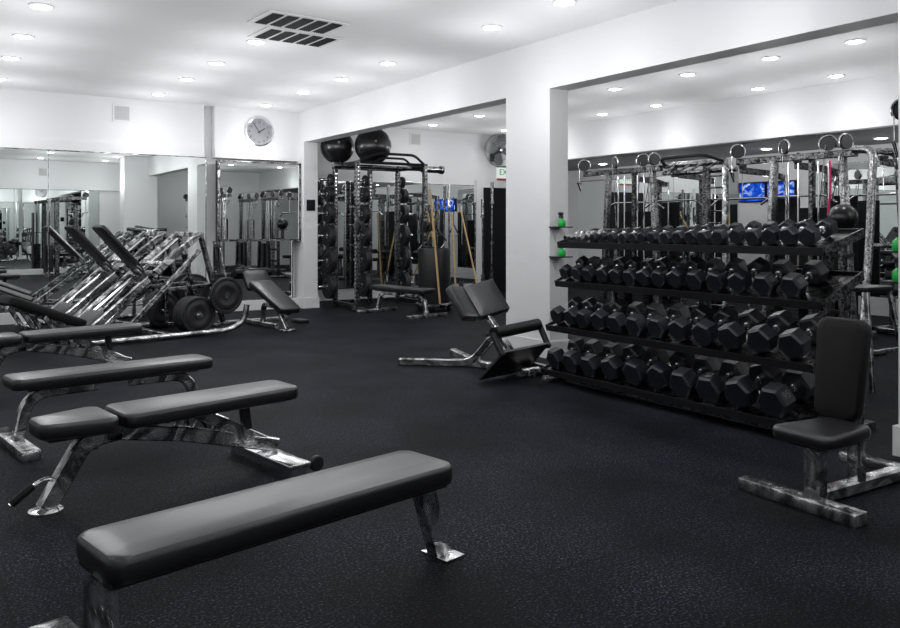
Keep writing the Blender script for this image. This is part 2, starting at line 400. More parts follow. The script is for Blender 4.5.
# ------------------------------------------------------------------ benches
BG = 'weight benches standing in the row'
t = thing('flat_bench', 'flat black padded bench with chrome legs, closest to the camera', 'bench', (1.035, 2.525, 0), R(10.7), BG)
MB().pad(T(.01, 0, .345), 1.285, .30, .078, rc=.055, e=.022).build('pad', VINYL, t)
MB().beam([(-.60, 0, .325), (.62, 0, .325)], .12, .04).span((-.62, -.12, .333), (.62, .12, .346)).build('frame', BLACKM, t)
lg = MB().beam([(-.60, 0, .33), (-.60, 0, .02)], .065, .085, (1, 0, 0)); lg.build('leg', CHROME, t)
lg = MB().beam([(.60, .0, .33), (.74, .045, .012)], .06, .085, (1, 0, 0)); lg.build('leg', CHROME, t)
MB().span((-.655, -.44, 0), (-.535, .46, .045), .006).build('foot_bar', CHROME, t)
MB().span((.70, -.04, 0), (.80, .11, .010), .003).build('foot_plate', BRIGHT, t)

def adjustable(label, loc, rz):
    t = thing('adjustable_bench', label, 'bench', loc, rz, BG)
    MB().pad(T(-.185, 0, .345), .335, .23, .075, .345, rc=.05, e=.02).build('seat_pad', VINYL, t)
    MB().pad(T(.490, 0, .352) @ RY(-.6), .965, .335, .072, .30, rc=.055, e=.02).build('back_pad', VINYL, t)
    MB().span((.06, -.06, .335), (.93, -.03, .353)).span((.06, .03, .335), (.93, .06, .353)).build('back_frame', BLACKM, t)
    MB().span((-.30, -.05, .32), (-.04, .05, .346)).box((-.10, 0, .29), (.05, .06, .08)).build('seat_frame', BLACKM, t)
    p = fillet([(.03, 0, .315), (-.13, 0, .30), (-.30, 0, .012)], .16, 8)
    MB().beam(p, .06, .085).build('front_leg', CHROME, t)
    MB().lathe([(.075, 0), (.075, .008), (.05, .012)], (-.30, 0, 0), n=20).build('foot_plate', BRIGHT, t)
    MB().beam([(.0, 0, .315), (.35, 0, .245), (.90, 0, .09)], .05, .075).build('spine', CHROME, t)
    ld = MB()
    for k in range(5):
        x = .26 + k * .10; z = .262 - (x - .35) * .282 + .055
        ld.beam([(x - .045, .0, z - .03), (x - .02, 0, z + .006), (x + .012, 0, z + .002), (x + .02, 0, z - .03)], .022, .02)
    ld.build('adjustment_ladder', STEEL, t)
    MB().beam([(.42, 0, .345), (.86, 0, .105)], .045, .06).build('support_strut', CHROME, t)
    MB().beam([(.70, .0, .35), (.72, 0, .21)], .045, .05, (1, 0, 0)).build('support_post', BLACKM, t)
    for s in (-1, 1): MB().box((.0, s * .045, .335), (.06, .012, .10), None, .004).lathe([(.018, 0), (.018, .012), (.0005, .014)], (.0, s * .05, .35), (0, s, 0), 14).build('hinge_bracket', STEEL, t)
    MB().span((.77, -.36, .045), (.90, .34, .07), .006).span((.79, -.34, .0), (.88, .32, .046)).build('rear_foot', BRIGHT, t)
    for s in (-1, 1):
        wh = MB().lathe([(.012, -.016), (.035, -.016), (.042, -.010), (.042, .010), (.035, .016), (.012, .016)], (.95, s * .32 - .01, .045), (0, 1, 0), 20).build('wheel', RUBBER, t)
        MB().beam([(.88, s * .32 - .01, .045), (.955, s * .32 - .01, .045)], .012, .03).build('axle', BRIGHT, wh)
    MB().tube(fillet([(-.235, .0, .13), (-.30, .0, .15), (-.35, .0, .13), (-.45, .0, .06)], .03), .011).build('pull_handle', CHROME, t)
    MB().lathe([(.017, 0), (.019, .01), (.019, .11), (.015, .115)], (-.352, 0, .128), (-.1, 0, -.07), 14).build('handle_grip', VINYL_D, t)
    return t
ab = adjustable('adjustable bench with short tapered seat, standing behind the closest flat bench', (.815, 4.17, 0), R(9))
dup(ab, (.77, 7.62, 0), R(7), 'adjustable bench with short seat, standing right before the leg press machines')

t = thing('flat_bench', 'flat black bench on curved chrome legs, between the two adjustable benches', 'bench', (1.08, 5.49, 0), R(8), BG)
MB().pad(T(0.005, 0, .352), 1.235, .29, .07, rc=.05, e=.02).build('pad', VINYL, t)
MB().span((-.52, -.10, .338), (.52, .10, .353)).build('frame', BLACKM, t)
for s in (-1, 1):
    MB().beam(fillet([(s * .10, 0, .315), (s * .50, 0, .31), (s * .555, 0, .05)], .16, 8), .06, .065).build('leg', CHROME, t)
    MB().span((s * .57 - .05, -.36, 0), (s * .57 + .05, .36, .055), .006).build('foot_bar', CHROME, t)
fb2 = t
dup(fb2, (6.13, 10.50, 0), R(-80), 'flat black bench standing in front of the power rack')

# bench with decline back pad before the mirror panel
t = thing('decline_bench', 'sloping decline bench with raised knee pad under the mirror panel', 'bench', (3.9, 9.95, 0), R(-84), BG)
MB().pad(T(.02, 0, .385) @ RY(20), .92, .33, .075, .29, rc=.05, e=.02).build('back_pad', VINYL, t)
MB().pad(T(-.50, 0, .575) @ RY(52), .30, .36, .075, rc=.05, e=.02).build('seat_pad', VINYL, t)
MB().tube([(-.60, -.26, .70), (-.60, .26, .70)], .055, 14).build('roller_pad', VINYL_D, t)
MB().tube([(-.72, -.24, .66), (-.72, .24, .66)], .05, 14).build('roller_pad', VINYL_D, t)
MB().beam([(-.42, 0, .50), (-.60, 0, .70), (-.74, 0, .66)], .04, .04).build('roller_arm', STEEL, t)
MB().beam([(-.45, 0, .51), (.40, 0, .235)], .06, .05).build('back_frame', BLACKM, t)
MB().beam(fillet([(-.30, 0, .05), (-.28, 0, .30), (.1, 0, .30), (.36, 0, .02)], .1), .06, .06).build('leg', CHROME, t)
MB().beam([(-.8, 0, .04), (.1, 0, .04)], .06, .06).build('spine', CHROME, t)
MB().span((-.84, -.40, 0), (-.76, .62, .055), .006).build('rear_foot', CHROME, t)
MB().span((.32, -.09, 0), (.42, .09, .03), .005).build('front_foot', CHROME, t)
MB().span((-.5, .52, 0), (-.24, .66, .05), .006).build('foot_pedal', BLACKM, t)

# utility bench with upright back
t = thing('utility_bench', 'upright utility bench with tall black backrest before the dumbbell rack', 'bench', (3.46, 2.26, 0), R(-3), BG)
MB().pad(T(.10, -.075, .315) , .40, .31, .06, .25, rc=.05, e=.02).build('seat_pad', VINYL, t)
MB().pad(T(.405, .02, .60) @ RY(-83), .50, .235, .07, .265, rc=.06, e=.02, crown=.004).build('backrest', VINYL_D, t)
MB().beam([(.44, -.02, .31), (.475, -.02, .72)], .05, .04, (1, 0, 0)).build('back_frame', STEEL, t)
MB().span((-.04, -.16, .292), (.25, .01, .318)).build('seat_frame', BLACKM, t)
MB().beam([(.07, -.05, .30), (.07, -.05, .03)], .085, .075, (1, 0, 0)).build('front_post', CHROME, t)
MB().beam([(.42, -.03, .31), (.42, -.03, .03)], .07, .065, (1, 0, 0)).build('rear_post', CHROME, t)
MB().beam([(.0, -.04, .035), (.88, -.02, .035)], .07, .065).build('spine', CHROME, t)
MB().span((-.045, -.325, 0), (.045, .30, .06), .006).build('foot_bar', CHROME, t)
MB().span((.83, -.46, 0), (.91, .34, .055), .006).build('foot_bar', CHROME, t)

# ------------------------------------------------------------------ hyperextension bench
t = thing('back_extension_bench', 'forty five degree back extension bench with angled pad beside the white pillar', 'bench')
C0 = Vector((4.38, 5.62, 0)); dd = Vector((-.12, .99, 0)).normalized(); pp = Vector((.97, .21, 0)).normalized(); up = Vector((0, 0, 1))
MB().beam(fillet([(3.86, 6.66, .035), (4.38, 6.20, .035), (4.44, 5.95, .30)], .14), .07, .07).build('front_leg', CHROME, t)
MB().beam([(4.62, 6.87, .035), (4.42, 6.18, .035)], .07, .07).build('front_leg', CHROME, t)
MB().beam([(4.40, 6.18, .035), (4.52, 5.45, .035)], .07, .07).build('spine', CHROME, t)
MB().span((4.62, 5.36, 0), (4.70, 5.72, .09), .01).beam([(4.40, 5.50, .045), (4.68, 5.55, .045)], .07, .07).build('rear_foot', CHROME, t)
MB().beam([(4.44, 5.58, .12), (4.42, 6.08, .56)], .055, .055).build('main_post', CHROME, t)
MB().beam([(4.42, 5.97, .47), (4.40, 6.16, .65)], .04, .04).build('pad_post', STEEL, t)
MB().tube([(4.42, 5.84, .36), (4.34, 5.88, .345)], .012).lathe([(.02, 0), (.024, .012), (.02, .035)], (4.345, 5.88, .345), (-1, .4, -.2), 12).build('adjusting_knob', BLACKM, t)
def frameM(o, x, y, z): return Matrix(((x.x, y.x, z.x, o.x), (x.y, y.y, z.y, o.y), (x.z, y.z, z.z, o.z), (0, 0, 0, 1)))
S0 = Vector((4.31, 5.975, .50)); S1 = Vector((4.28, 6.20, .751)); sl = (S1 - S0).normalized()
for e0, wd, inn in ((Vector((-.19, -.02, .055)), .19, .0), (Vector((.32, .01, .105)), .335, .0)):
    sw = (e0 - sl * e0.dot(sl)).normalized(); nn = sl.cross(sw)
    if nn.z < 0: nn = -nn
    MB().pad(frameM((S0 + S1) / 2 + sw * wd / 2 - nn * .075, sl, nn.cross(sl), nn), .36, wd, .075, rc=.02, e=.014, crown=.003).build('thigh_pad', VINYL, t)
pc0 = Vector((4.0, 5.55, .015)); pc1 = Vector((4.65, 5.70, .015)); pt0 = Vector((4.12, 5.37, .26)); pt1 = Vector((4.78, 5.56, .26))
pn = (pt0 - pc0).cross(pc1 - pc0).normalized() * .02
m = MB(); m.rings([[pc0, pc1, pt1, pt0], [p + pn for p in (pc0, pc1, pt1, pt0)]]); m.build('foot_plate', BLACKM, t, smooth=0)
ra = Vector((4.12, 5.53, .40)); rb = Vector((4.80, 5.73, .42))
MB().tube([ra + (rb - ra) * .03, ra + (rb - ra) * .2, ra + (rb - ra) * .97], .052, 16).build('ankle_roller', VINYL_D, t)
MB().beam([ra, pt0 + Vector((0.0, 0.01, -.03))], .045, .045).build('roller_arm', BLACKM, t)
MB().beam([rb, pt1 + Vector((0.0, 0.01, -.03))], .045, .045).build('roller_arm', BLACKM, t)

# ------------------------------------------------------------------ leg press machines
def leg_press(label, loc):
    t = thing('leg_press', label, 'leg press', loc, R(12), 'leg press machines'); t.scale = (1.08, 1, 1)
    # x: 0 = back rest end, 2.45 = tall end ; y: -0.4 .. 0.75
    for y in (-.46, .715):
        MB().tube(fillet([(.5, y, .04), (2.18, y, .04), (2.38, y, .12), (2.42, y, .34)], .12), .034, 12).build('base_rail', CHROME, t)
    MB().beam([(.52, -.46, .04), (.52, .70, .04)], .06, .06).build('cross_tube', CHROME, t)
    MB().beam([(1.45, -.46, .05), (1.45, .70, .05)], .06, .06).build('cross_tube', CHROME, t)
    for y in (-.05, .52):
        MB().beam([(.82, y, .17), (2.03, y, 1.23)], .055, .075).build('slide_rail', CHROME, t)
        MB().beam([(1.16, y, .10), (2.02, y, 1.02)], .045, .055).build('lower_rail', CHROME, t)
        MB().beam([(2.03, y, 1.24), (2.33, y, .10)], .05, .065).build('rear_leg', STEEL, t)
        MB().tube([(.95, y + (.10 if y < 0 else -.10), .27), (1.98, y + (.10 if y < 0 else -.10), 1.16)], .02, 10).build('guide_rod', BRIGHT, t)
        MB().beam([(2.2, y, .58), (1.62, y, .55)], .045, .045).build('brace', STEEL, t)
    MB().beam([(2.03, -.09, 1.22), (2.03, .56, 1.22)], .06, .06).build('top_tube', CHROME, t)
    MB().beam([(2.2, -.09, .58), (2.2, .56, .58)], .05, .05).build('cross_tube', STEEL, t)
    MB().beam([(1.46, -.08, .72), (1.46, .55, .72)], .12, .10, (-.75, 0, .66)).build('sled', STEEL, t)
    MB().beam([(1.60, -.03, .86), (1.60, .50, .86)], .06, .06, (-.75, 0, .66)).tube([(1.46, -.14, .73), (1.46, .61, .73)], .024, 12).build('sled_carriage', CHROME, t)
    MB().pad(T(1.16, .235, 1.05) @ RY(49.6) , .68, .32, .05, rc=.05, e=.015, crown=.002).build('foot_plate', BLACKM, t)
    MB().beam([(1.34, .1, .86), (1.46, .1, .74)], .05, .05).beam([(1.34, .37, .86), (1.46, .37, .74)], .05, .05).build('plate_arm', STEEL, t)
    MB().pad(T(.375, .235, .315) @ RY(24.3), .80, .46, .10, .50, rc=.06, e=.025).build('back_pad', VINYL_D, t)
    MB().pad(T(.88, .235, .19) @ RY(-38), .30, .46, .07, rc=.05, e=.02).build('seat_pad', VINYL, t)
    MB().beam([(.06, .235, .44), (.74, .235, .135)], .10, .04).build('back_frame', CHROME, t)
    for y in (.02, .45): MB().beam([(.34, y, .33), (.50, y, .06)], .04, .05).build('back_support', CHROME, t)
    MB().beam([(.68, .235, .12), (1.45, .235, .06)], .07, .06).build('spine', CHROME, t)
    for x, z in ((1.88, .238), (2.20, .462)):
        for s, y in ((-1, -.06), (1, .53)):
            q = x + (.09 if s > 0 and z > .4 else 0)
            MB().tube([(q, y, z), (q, y + s * (.34 if s < 0 else .17), z)], .021, 12).build('storage_peg', BRIGHT, t)
    for y in (-.05, .52): MB().beam([(1.88, y, .05), (1.88, y, .62)], .045, .045, (1, 0, 0)).beam([(1.88, y, .06), (2.30, y, .06)], .045, .045).build('peg_post', STEEL, t)
    return t
LP1, LP2 = (.87, 9.79, 0), (.75, 11.05, 0)
lp = leg_press('leg press machine with angled sled, carrying the thick stack of bumper plates', LP1)
dup(lp, LP2, R(12), 'leg press machine standing between the other leg press and the mirror')

def plate_mesh(r, th):
    n = 40
    return MB().lathe_ring([(.026, -th / 2), (.045, -th / 2), (.048, -th * .30), (r * .42, -th * .30), (r * .46, -th * .42), (r * .70, -th * .42), (r * .74, -th * .30), (r * .84, -th * .30), (r * .87, -th / 2), (r * .97, -th / 2), (r, -th * .36),
                       (r, th * .36), (r * .97, th / 2), (r * .87, th / 2), (r * .84, th * .30), (r * .74, th * .30), (r * .46, th * .42), (r * .42, th * .30), (.048, th * .30), (.045, th / 2), (.026, th / 2)], (0, 0, 0), (0, 0, 1), n)
PM = {}
def plate(r, th, p, axis, label, group):
    """A round weight plate: rubber disc and its steel centre ring."""
    key = (r, th)
    if key not in PM:
        a = plate_mesh(r, th).build('disc', RUBBER); b = MB().rings([[Vector((q * math.cos(2 * PI * i / 24), q * math.sin(2 * PI * i / 24), z)) for i in range(24)] for q, z in ((.0255, -th * .52), (.036, -th * .52), (.036, th * .52), (.0255, th * .52))], closed=True).build('hub_ring', BRIGHT)
        PM[key] = (a.data, b.data); bpy.data.objects.remove(a); bpy.data.objects.remove(b)
    t = thing('weight_plate', label, 'weight plate', p, 0, group)
    s, u, d = frame_of(axis)
    t.rotation_euler = Matrix((s, u, d)).transposed().to_euler()
    for nm, me in zip(('disc', 'hub_ring'), PM[key]):
        o = bpy.data.objects.new(nm, me); COL.objects.link(o); o.parent = t
def on_press(o, x, y, z):
    return tuple(Vector(o) + Matrix.Rotation(R(12), 3, 'Z') @ Vector((x * 1.08, y, z)))
AX = tuple(Matrix.Rotation(R(12), 3, 'Z') @ Vector((0, -1, 0)))
for k in range(5):
    w_ = ('outermost', 'second', 'middle', 'fourth', 'innermost')[k]
    plate(.225, .048, on_press(LP1, 1.88, -.32 + k * .050, .238), AX, '%s black bumper plate in the low stack on the front leg press' % w_, 'bumper plates on the leg press')
plate(.225, .05, on_press(LP1, 2.20, -.372, .462), AX, 'single black bumper plate on the upper near peg of the front leg press', 'bumper plates on the leg press')
for k in range(2):
    plate(.225, .048, on_press(LP1, 1.88, .592 + k * .05, .238), AX, ('inner', 'outer')[k] + ' black plate on the far lower peg of the front leg press', 'plates on the far side of the leg press')
plate(.225, .048, on_press(LP1, 2.29, .615, .462), AX, 'black plate on the far upper peg of the front leg press', 'plates on the far side of the leg press')
for k in range(2):
    plate(.225, .048, on_press(LP2, 1.88, -.30 + k * .052, .238), AX, ('outer', 'inner')[k] + ' black plate on the low peg of the leg press by the mirror', 'plates on the rear leg press')
plate(.225, .048, on_press(LP2, 2.20, -.352, .462), AX, 'black plate on the upper peg of the leg press by the mirror', 'plates on the rear leg press')

# ------------------------------------------------------------------ power rack
t = thing('power_rack', 'tall black power rack with plate pegs standing in the first opening', 'power rack')
RX0, RX1, RY0, RY1 = 5.85, 7.10, 11.40, 12.30
def upright(x, y, h=2.36):
    hm = MB(); hm.beam([(x, y, 0.0), (x, y, h)], .075, .075, (0, 1, 0)); n0 = len(hm.f)
    for k in range(34):
        z = .18 + k * .063
        hm.lathe([(.013, 0), (.013, .002), (.0005, .0022)], (x, y - .0375, z), (0, -1, 0), 8)
        hm.lathe([(.013, 0), (.013, .002), (.0005, .0022)], (x - .0375, y, z), (-1, 0, 0), 8)
    o = hm.build('upright', BLACKS, t); o.data.materials.append(BRIGHT)
    for i, p in enumerate(o.data.polygons):
        if i >= n0: p.material_index = 1
for x, y in ((RX0, RY0), (RX1, RY0), (RX0 + .05, RY1), (RX1, RY1), (6.55, RY1)): upright(x, y)
for z in (2.32, .06):
    for a, b in (((RX0, RY1), (RX1, RY1)), ((RX0, RY0), (RX0 + .05, RY1)), ((RX1, RY0), (RX1, RY1))):
        MB().beam([(a[0], a[1], z), (b[0], b[1], z)], .06, .075).build('cross_member', BLACKS, t)
MB().tube([(5.66, 11.75, 2.30), (7.55, 11.75, 2.30)], .035, 12).tube([(5.60, 11.75, 2.30), (5.72, 11.75, 2.30)], .055, 12).tube([(7.25, 11.75, 2.30), (7.62, 11.75, 2.30)], .055, 12).tube([(7.62, 11.75, 2.30), (7.68, 11.75, 2.30)], .07, 12).build('pull_up_bar', STEEL, t)
m = MB()
m.tube(fillet([(RX0, RY0, 2.34), (RX0 + .30, RY0 - .12, 2.48), (RX1 - .28, RY0 - .12, 2.48), (RX1, RY0, 2.34)], .08), .022, 10)
m.tube(fillet([(RX0 + .28, RY0, 2.34), (RX0 + .42, RY0 - .05, 2.42), (RX1 - .42, RY0 - .05, 2.42), (RX1 - .28, RY0, 2.34)], .06), .018, 10)
m.tube([(RX0, RY0, 2.34), (RX1, RY0, 2.34)], .025, 10)
m.build('multi_grip_bar', BLACKM, t)
for x in (RX0, RX1): MB().span((x - .05, RY0 - .24, 0), (x + .05, RY0 + .1, .06), .008).span((x - .09, RY0 - .12, .0), (x + .09, RY0 + .06, .03), .006).build('foot', BLACKS, t)
for x in (RX0, RX1): MB().box((x, RY0 - .07, 1.32), (.10, .12, .16), None, .01).beam([(x, RY0 - .09, 1.27), (x, RY0 - .19, 1.27), (x, RY0 - .19, 1.36)], .05, .03).build('bar_hook', BLACKM, t)
PZ = [2.10, 1.86, 1.54, 1.17, .76, .33]
PR = [.10, .13, .165, .185, .205, .205]
cols = (((RX0 + .05, RY1), -1, "the rack's post by the first pillar", (0, .05)), ((6.55, RY1), -1, "the rack's middle post", (0, .05)), ((RX1, RY1), 1, "the rack's post by the upright barbells", (0, .05)))
# (plates on the row nearest the doorway are the ones that face the main room)
for (px, py), s, where, offs in cols:
    for k, z in enumerate(PZ):
        MB().tube([(px, py, z), (px + s * .30, py, z)], .024, 12).build('plate_peg', BRIGHT, t)
        for j in range(2 if k else 1):
            th = .045
            plate(PR[k], th, (px + s * (.085 + j * .048), py, z), (s, 0, 0), '%s black plate, %s peg down on %s' % (('inner', 'outer')[j] if k else 'small', ORD[k], where), 'weight plates on the power rack')
for x, y, z, r, lab in ((6.30, 11.72, 2.642, .30, 'shiny black exercise ball on the near top of the power rack'), (5.90, 12.22, 2.645, .28, 'shiny black exercise ball behind the header beam on the power rack')):
    m = MB().ball((0, 0, 0), r, 40, 24)
    o = tag(m.build('exercise_ball', BALLM), lab, 'exercise ball', 'exercise balls on the power rack'); o.location = (x, y, z)
    MB().lathe([(.02, 0), (.02, .006), (.0005, .007)], (-.10, -r * .93, .05), (-.3, -1, .15), 12).build('valve', BRIGHT, o)

# ------------------------------------------------------------------ upright bars, barrel, dowels
t = thing('storage_barrel', 'black round barrel standing on a low wheeled base beside the power rack', 'barrel', (6.90, 10.80, 0))
MB().lathe([(.20, .12), (.25, .14), (.255, .50), (.255, .95), (.245, .98), (.23, .98), (.23, .93), (.0005, .92)], n=36).build('drum', BLACKM, t)
MB().lathe([(.29, .075), (.30, .085), (.30, .11), (.28, .125), (.2, .125)], n=36).build('base_ring', STEEL, t)
m = MB()
for k in range(5):
    a = R(k * 72 + 20); m.lathe([(.012, -.012), (.035, -.012), (.035, .012), (.012, .012)], (.24 * math.cos(a), .24 * math.sin(a), .037), (1, .3, 0), 14)
m.beam([(-.24, 0, .06), (.24, 0, .06)], .05, .03).beam([(0, -.24, .06), (0, .24, .06)], .05, .03)
m.build('wheeled_base', BLACKM, t)
t = thing('bar_holder', 'floor stand with upright tubes holding the barbells before the mirror', 'bar rack', (8.75, 12.45, 0))
MB().span((-.62, -.22, 0), (.62, .22, .06), .01).build('base', BLACKM, t)
m = MB()
BARX = (-.46, -.20, .12, .30, .50)
for x in BARX:
    m.rings([[Vector((x + q * math.cos(2 * PI * i / 16), q * math.sin(2 * PI * i / 16), z)) for i in range(16)] for q, z in ((.042, .05), (.042, .34), (.034, .34), (.034, .05))], closed=True)
m.build('tubes', STEEL, t)
def barbell(p0, p1, lab, sl=.42, mat=STEEL):
    p0 = Vector(p0); p1 = Vector(p1); d = (p1 - p0).normalized(); L = (p1 - p0).length
    t = thing('barbell', lab, 'barbell', p0, 0, 'barbells standing upright before the mirror')
    MB().lathe([(.016, sl), (.016, L - sl)], (0, 0, 0), d, 12).build('shaft', STEEL, t)
    for a in (0, L - sl):
        MB().lathe([(.0245, a), (.029, a + .01), (.029, a + sl - .03), (.04, a + sl - .03), (.04, a + sl), (.02, a + sl)] if a == 0 else [(.02, a), (.04, a), (.04, a + .03), (.030, a + .03), (.030, a + sl - .01), (.0245, a + sl)], (0, 0, 0), d, 14).build('sleeve', mat, t)
HX, HY = 8.75, 12.45
barbell((HX + BARX[0], HY, .062), (HX + BARX[0] - .02, HY, 2.10), 'chrome barbell upright beside the tall wooden dowel', mat=BRIGHT)
barbell((HX + BARX[2], HY, .062), (HX + BARX[2] + .01, HY, 2.20), 'grey barbell upright against the edge of the mirror', mat=GREYV)
barbell((HX + BARX[3], HY, .062), (HX + BARX[3] - .01, HY, 1.85), 'short grey barbell upright beside the exit doorway', .35)
barbell((HX + BARX[4], HY, .062), (HX + BARX[4] + .02, HY, 2.18), 'tall dark barbell upright before the exit doorway')
barbell((7.72, 12.75, .0), (7.62, 13.0, 2.12), 'pale barbell leaning on the mirror behind the barrel', mat=BRIGHT)
def dowel(p0, p1, lab):
    t = tag(MB().tube([(0, 0, 0), tuple(Vector(p1) - Vector(p0))], .016, 10).build('wooden_dowel', WOOD), lab, 'dowel', 'wooden dowels by the barbells'); t.location = p0
dowel((6.824, 10.515, .127), (6.693, 10.589, 1.9), 'tall pale wooden dowel leaning over the black barrel')
dowel((7.98, 12.1, 0.02), (7.74, 12.35, 1.60), 'short pale wooden dowel leaning behind the black barrel')
dowel((8.1, 11.95, .01), (8.24, 12.30, 1.55), 'pale wooden dowel standing beside the barbell stand')
dowel((8.66, 12.0, .01), (8.85, 12.9, 1.66), 'pale wooden dowel leaning behind the raised arm pad')
t = thing('curl_bar', 'bent chrome curl bar hanging by the mirror behind the barbells', 'curl bar', (8.45, 12.9, 0))
MB().tube(fillet([(-.1, 0, 1.75), (-.1, 0, 1.25), (.08, 0, 1.05), (-.12, 0, .85), (.08, 0, .65), (0, 0, .5), (0, 0, .02)], .05), .014, 10).build('shaft', BRIGHT, t)
MB().tube([(-.1, 0, 1.45), (-.1, 0, 1.78)], .025, 12).build('sleeve', STEEL, t)
t = thing('hanging_triangle', 'black triangular cable attachment hanging by the upright barbells', 'attachment', (8.72, 12.95, 1.15))
MB().tube([(0, 0, .22), (-.12, 0, 0), (.12, 0, 0), (0, 0, .22)], .012, 8).build('triangle', BLACKS, t)
MB().tube([(0, 0, .22), (0, 0, .75)], .008, 8).build('strap', BLACKM, t)

# ------------------------------------------------------------------ fan, exit sign, switch plate
t = thing('wall_fan', 'grey metal wall fan mounted high above the exit doorway', 'fan', (9.90, YB2, 2.80))
MB().span((-.05, -.03, -.14), (.05, 0, .06)).beam([(0, 0, -.05), (0, -.2, .06)], .03, .04).build('bracket', FANM, t)
MB().lathe([(.06, 0), (.075, .05), (.06, .14), (.03, .17), (.0005, .175)], (0, -.18, .06), (-.25, -1, 0), 20).build('motor', BLACKM, t)
H0 = Vector((0, -.18, .06)) + Vector((-.25, -1, 0)).normalized() * .14
s_, u_, d_ = frame_of((-.25, -1, 0))
for k in range(4):
    a = R(100 + 90 * k); e = s_ * math.cos(a) + u_ * math.sin(a); g = d_.cross(e)
    vs = []
    rr = [.05, .12, .20, .27, .30]; ww = [.03, .08, .11, .10, .05]
    lo = []; hi = []
    for q, wv in zip(rr, ww):
        lo.append(H0 + e * q - g * wv + d_ * .03); hi.append(H0 + e * q + g * wv - d_ * .03)
    m = MB(); m.rings([lo + hi[::-1], [p + d_ * .004 for p in lo + hi[::-1]]]); m.build('blade', FANM, t)
m = MB()
for q, h in ((.33, .0), (.33, .06), (.20, .09), (.08, .10)):
    m.tube([H0 + d_ * (h - .02) + s_ * (q * math.cos(2 * PI * i / 32)) + u_ * (q * math.sin(2 * PI * i / 32)) for i in range(32)], .004, 6, True)
m.build('guard', FANM, t)
MB().lathe([(.035, .0), (.03, .02), (.0005, .025)], H0 + d_ * .05, d_, 16).build('hub_cap', BRIGHT, t)
t = thing('exit_sign', 'white EXIT sign with green letters over the dark doorway', 'sign', (10.22, YB2, 2.43))
MB().span((-.20, -.05, -.11), (.20, 0, .11)).build('housing', EXITM, t, smooth=0)
text('EXIT', .17, EXITG, t, T(0, -.052, .01) @ RX(90), 'lettering')
MB().span((-.20, -.055, -.145), (.20, 0, -.112)).build('base_strip', REDM, t, smooth=0)
t = tag(MB().span((-.002, -.075, -.09), (.012, .075, .09), .004).build('wall_plate', SLATM), 'dark square control plate on the first pillar beside the rack', 'wall plate')
t.location = (5.42, 12.21, 1.67); t.rotation_euler.z = R(-90)

# ------------------------------------------------------------------ dumbbell rack and dumbbells
RYA, RYB = 5.26, 2.84
TR = [  # front x, front z, slope, depth
    (4.63, 1.170, 14, .44), (4.60, .840, 20, .48), (4.50, .470, 18, .52), (4.45, .105, 17, .56)]
t = thing('dumbbell_rack', 'long black four tier dumbbell rack standing between the two white pillars', 'dumbbell rack')
for k, (xf, zf, al, dp) in enumerate(TR):
    c, s = math.cos(R(al)), math.sin(R(al))
    m = MB()
    def P(u, n): return Vector((xf + u * c - n * s, 0, zf + u * s + n * c))
    prof = [P(-.008, .012), P(-.014, -.038), P(.01, -.038), P(.014, -.028), P(dp, -.028), P(dp, .02), P(dp - .008, .02), P(dp - .008, 0), P(.0, 0), P(-.002, .012)]
    m.rings([[p + Vector((0, RYA, 0)) for p in prof], [p + Vector((0, RYB, 0)) for p in prof]])
    o = m.build('shelf', BLACKM, t, smooth=20)
    for y0, y1 in ((RYB - .012, RYB + .002), (RYA - .002, RYA + .012)):
        e = MB(); q = [P(-.014, -.040), P(dp, -.035), P(dp, .022), P(-.010, .014)]
        e.rings([[p + Vector((0, y0, 0)) for p in q], [p + Vector((0, y1, 0)) for p in q]])
        e.build('end_cap', BLACKS, o, smooth=0)
    MB().add([P(.02, .0015) + Vector((0, RYB + .01, 0)), P(dp - .02, .0015) + Vector((0, RYB + .01, 0)), P(dp - .02, .0015) + Vector((0, RYA - .01, 0)), P(.02, .0015) + Vector((0, RYA - .01, 0))], [(0, 1, 2, 3)]).build('tray_liner', STEEL, o, smooth=0)
for y in (RYA - .25, (RYA + RYB) / 2, RYB + .25):
    MB().beam([(4.98, y, .02), (5.10, y, 1.27)], .06, .05, (1, 0, 0)).build('upright', BLACKS, t)
for y in (RYA - .02, RYB + .02):
    MB().span((4.44, y - .03, 0), (5.20, y + .03, .05), .006).build('foot', CHROME, t)
MB().beam([(5.0, RYA - .1, .05), (5.0, RYB + .1, .05)], .05, .06).build('rear_rail', BLACKS, t)
MB().beam([(4.62, RYA - .1, .03), (4.62, RYB + .1, .03)], .04, .04).build('front_rail', BLACKS, t)

rows = [
    [5.225, 5.165, 5.105, 5.04, 4.96, 4.877, 4.785, 4.673, 4.553, 4.447, 4.344, 4.244, 4.118, 4.005, 3.887, 3.775, 3.645, 3.506, 3.375, 3.245, 3.115, 2.975],
    [5.185, 5.05, 4.903, 4.748, 4.588, 4.440, 4.295, 4.148, 3.995, 3.826, 3.641, 3.457, 3.265, 3.066],
    [5.175, 5.02, 4.855, 4.68, 4.50, 4.299, 4.095, 3.881, 3.664, 3.446, 3.222, 2.985],
    [5.165, 4.957, 4.735, 4.505, 4.27, 4.035, 3.815, 3.580, 3.341, 3.085]]
sizes = [(.030, .064, .045, .078, .10, .115), (.062, .078, .080, .10, .12, .125), (.074, .094, .092, .112, .125, .13), (.088, .107, .108, .128, .13, .135)]  # circumradius, head length, handle length from first to last
tier = ['top', 'second', 'third', 'bottom']
def hex_head(R_, L_, roll, x0):
    ch = R_ * .16; rings = []
    for r, x in ((R_ - ch, 0), (R_, ch * .8), (R_, L_ - ch * .8), (R_ - ch, L_)):
        rings.append([Vector((x0 + x, r * math.cos(roll + i * PI / 3), r * math.sin(roll + i * PI / 3))) for i in range(6)])
    return MB().rings(rings)
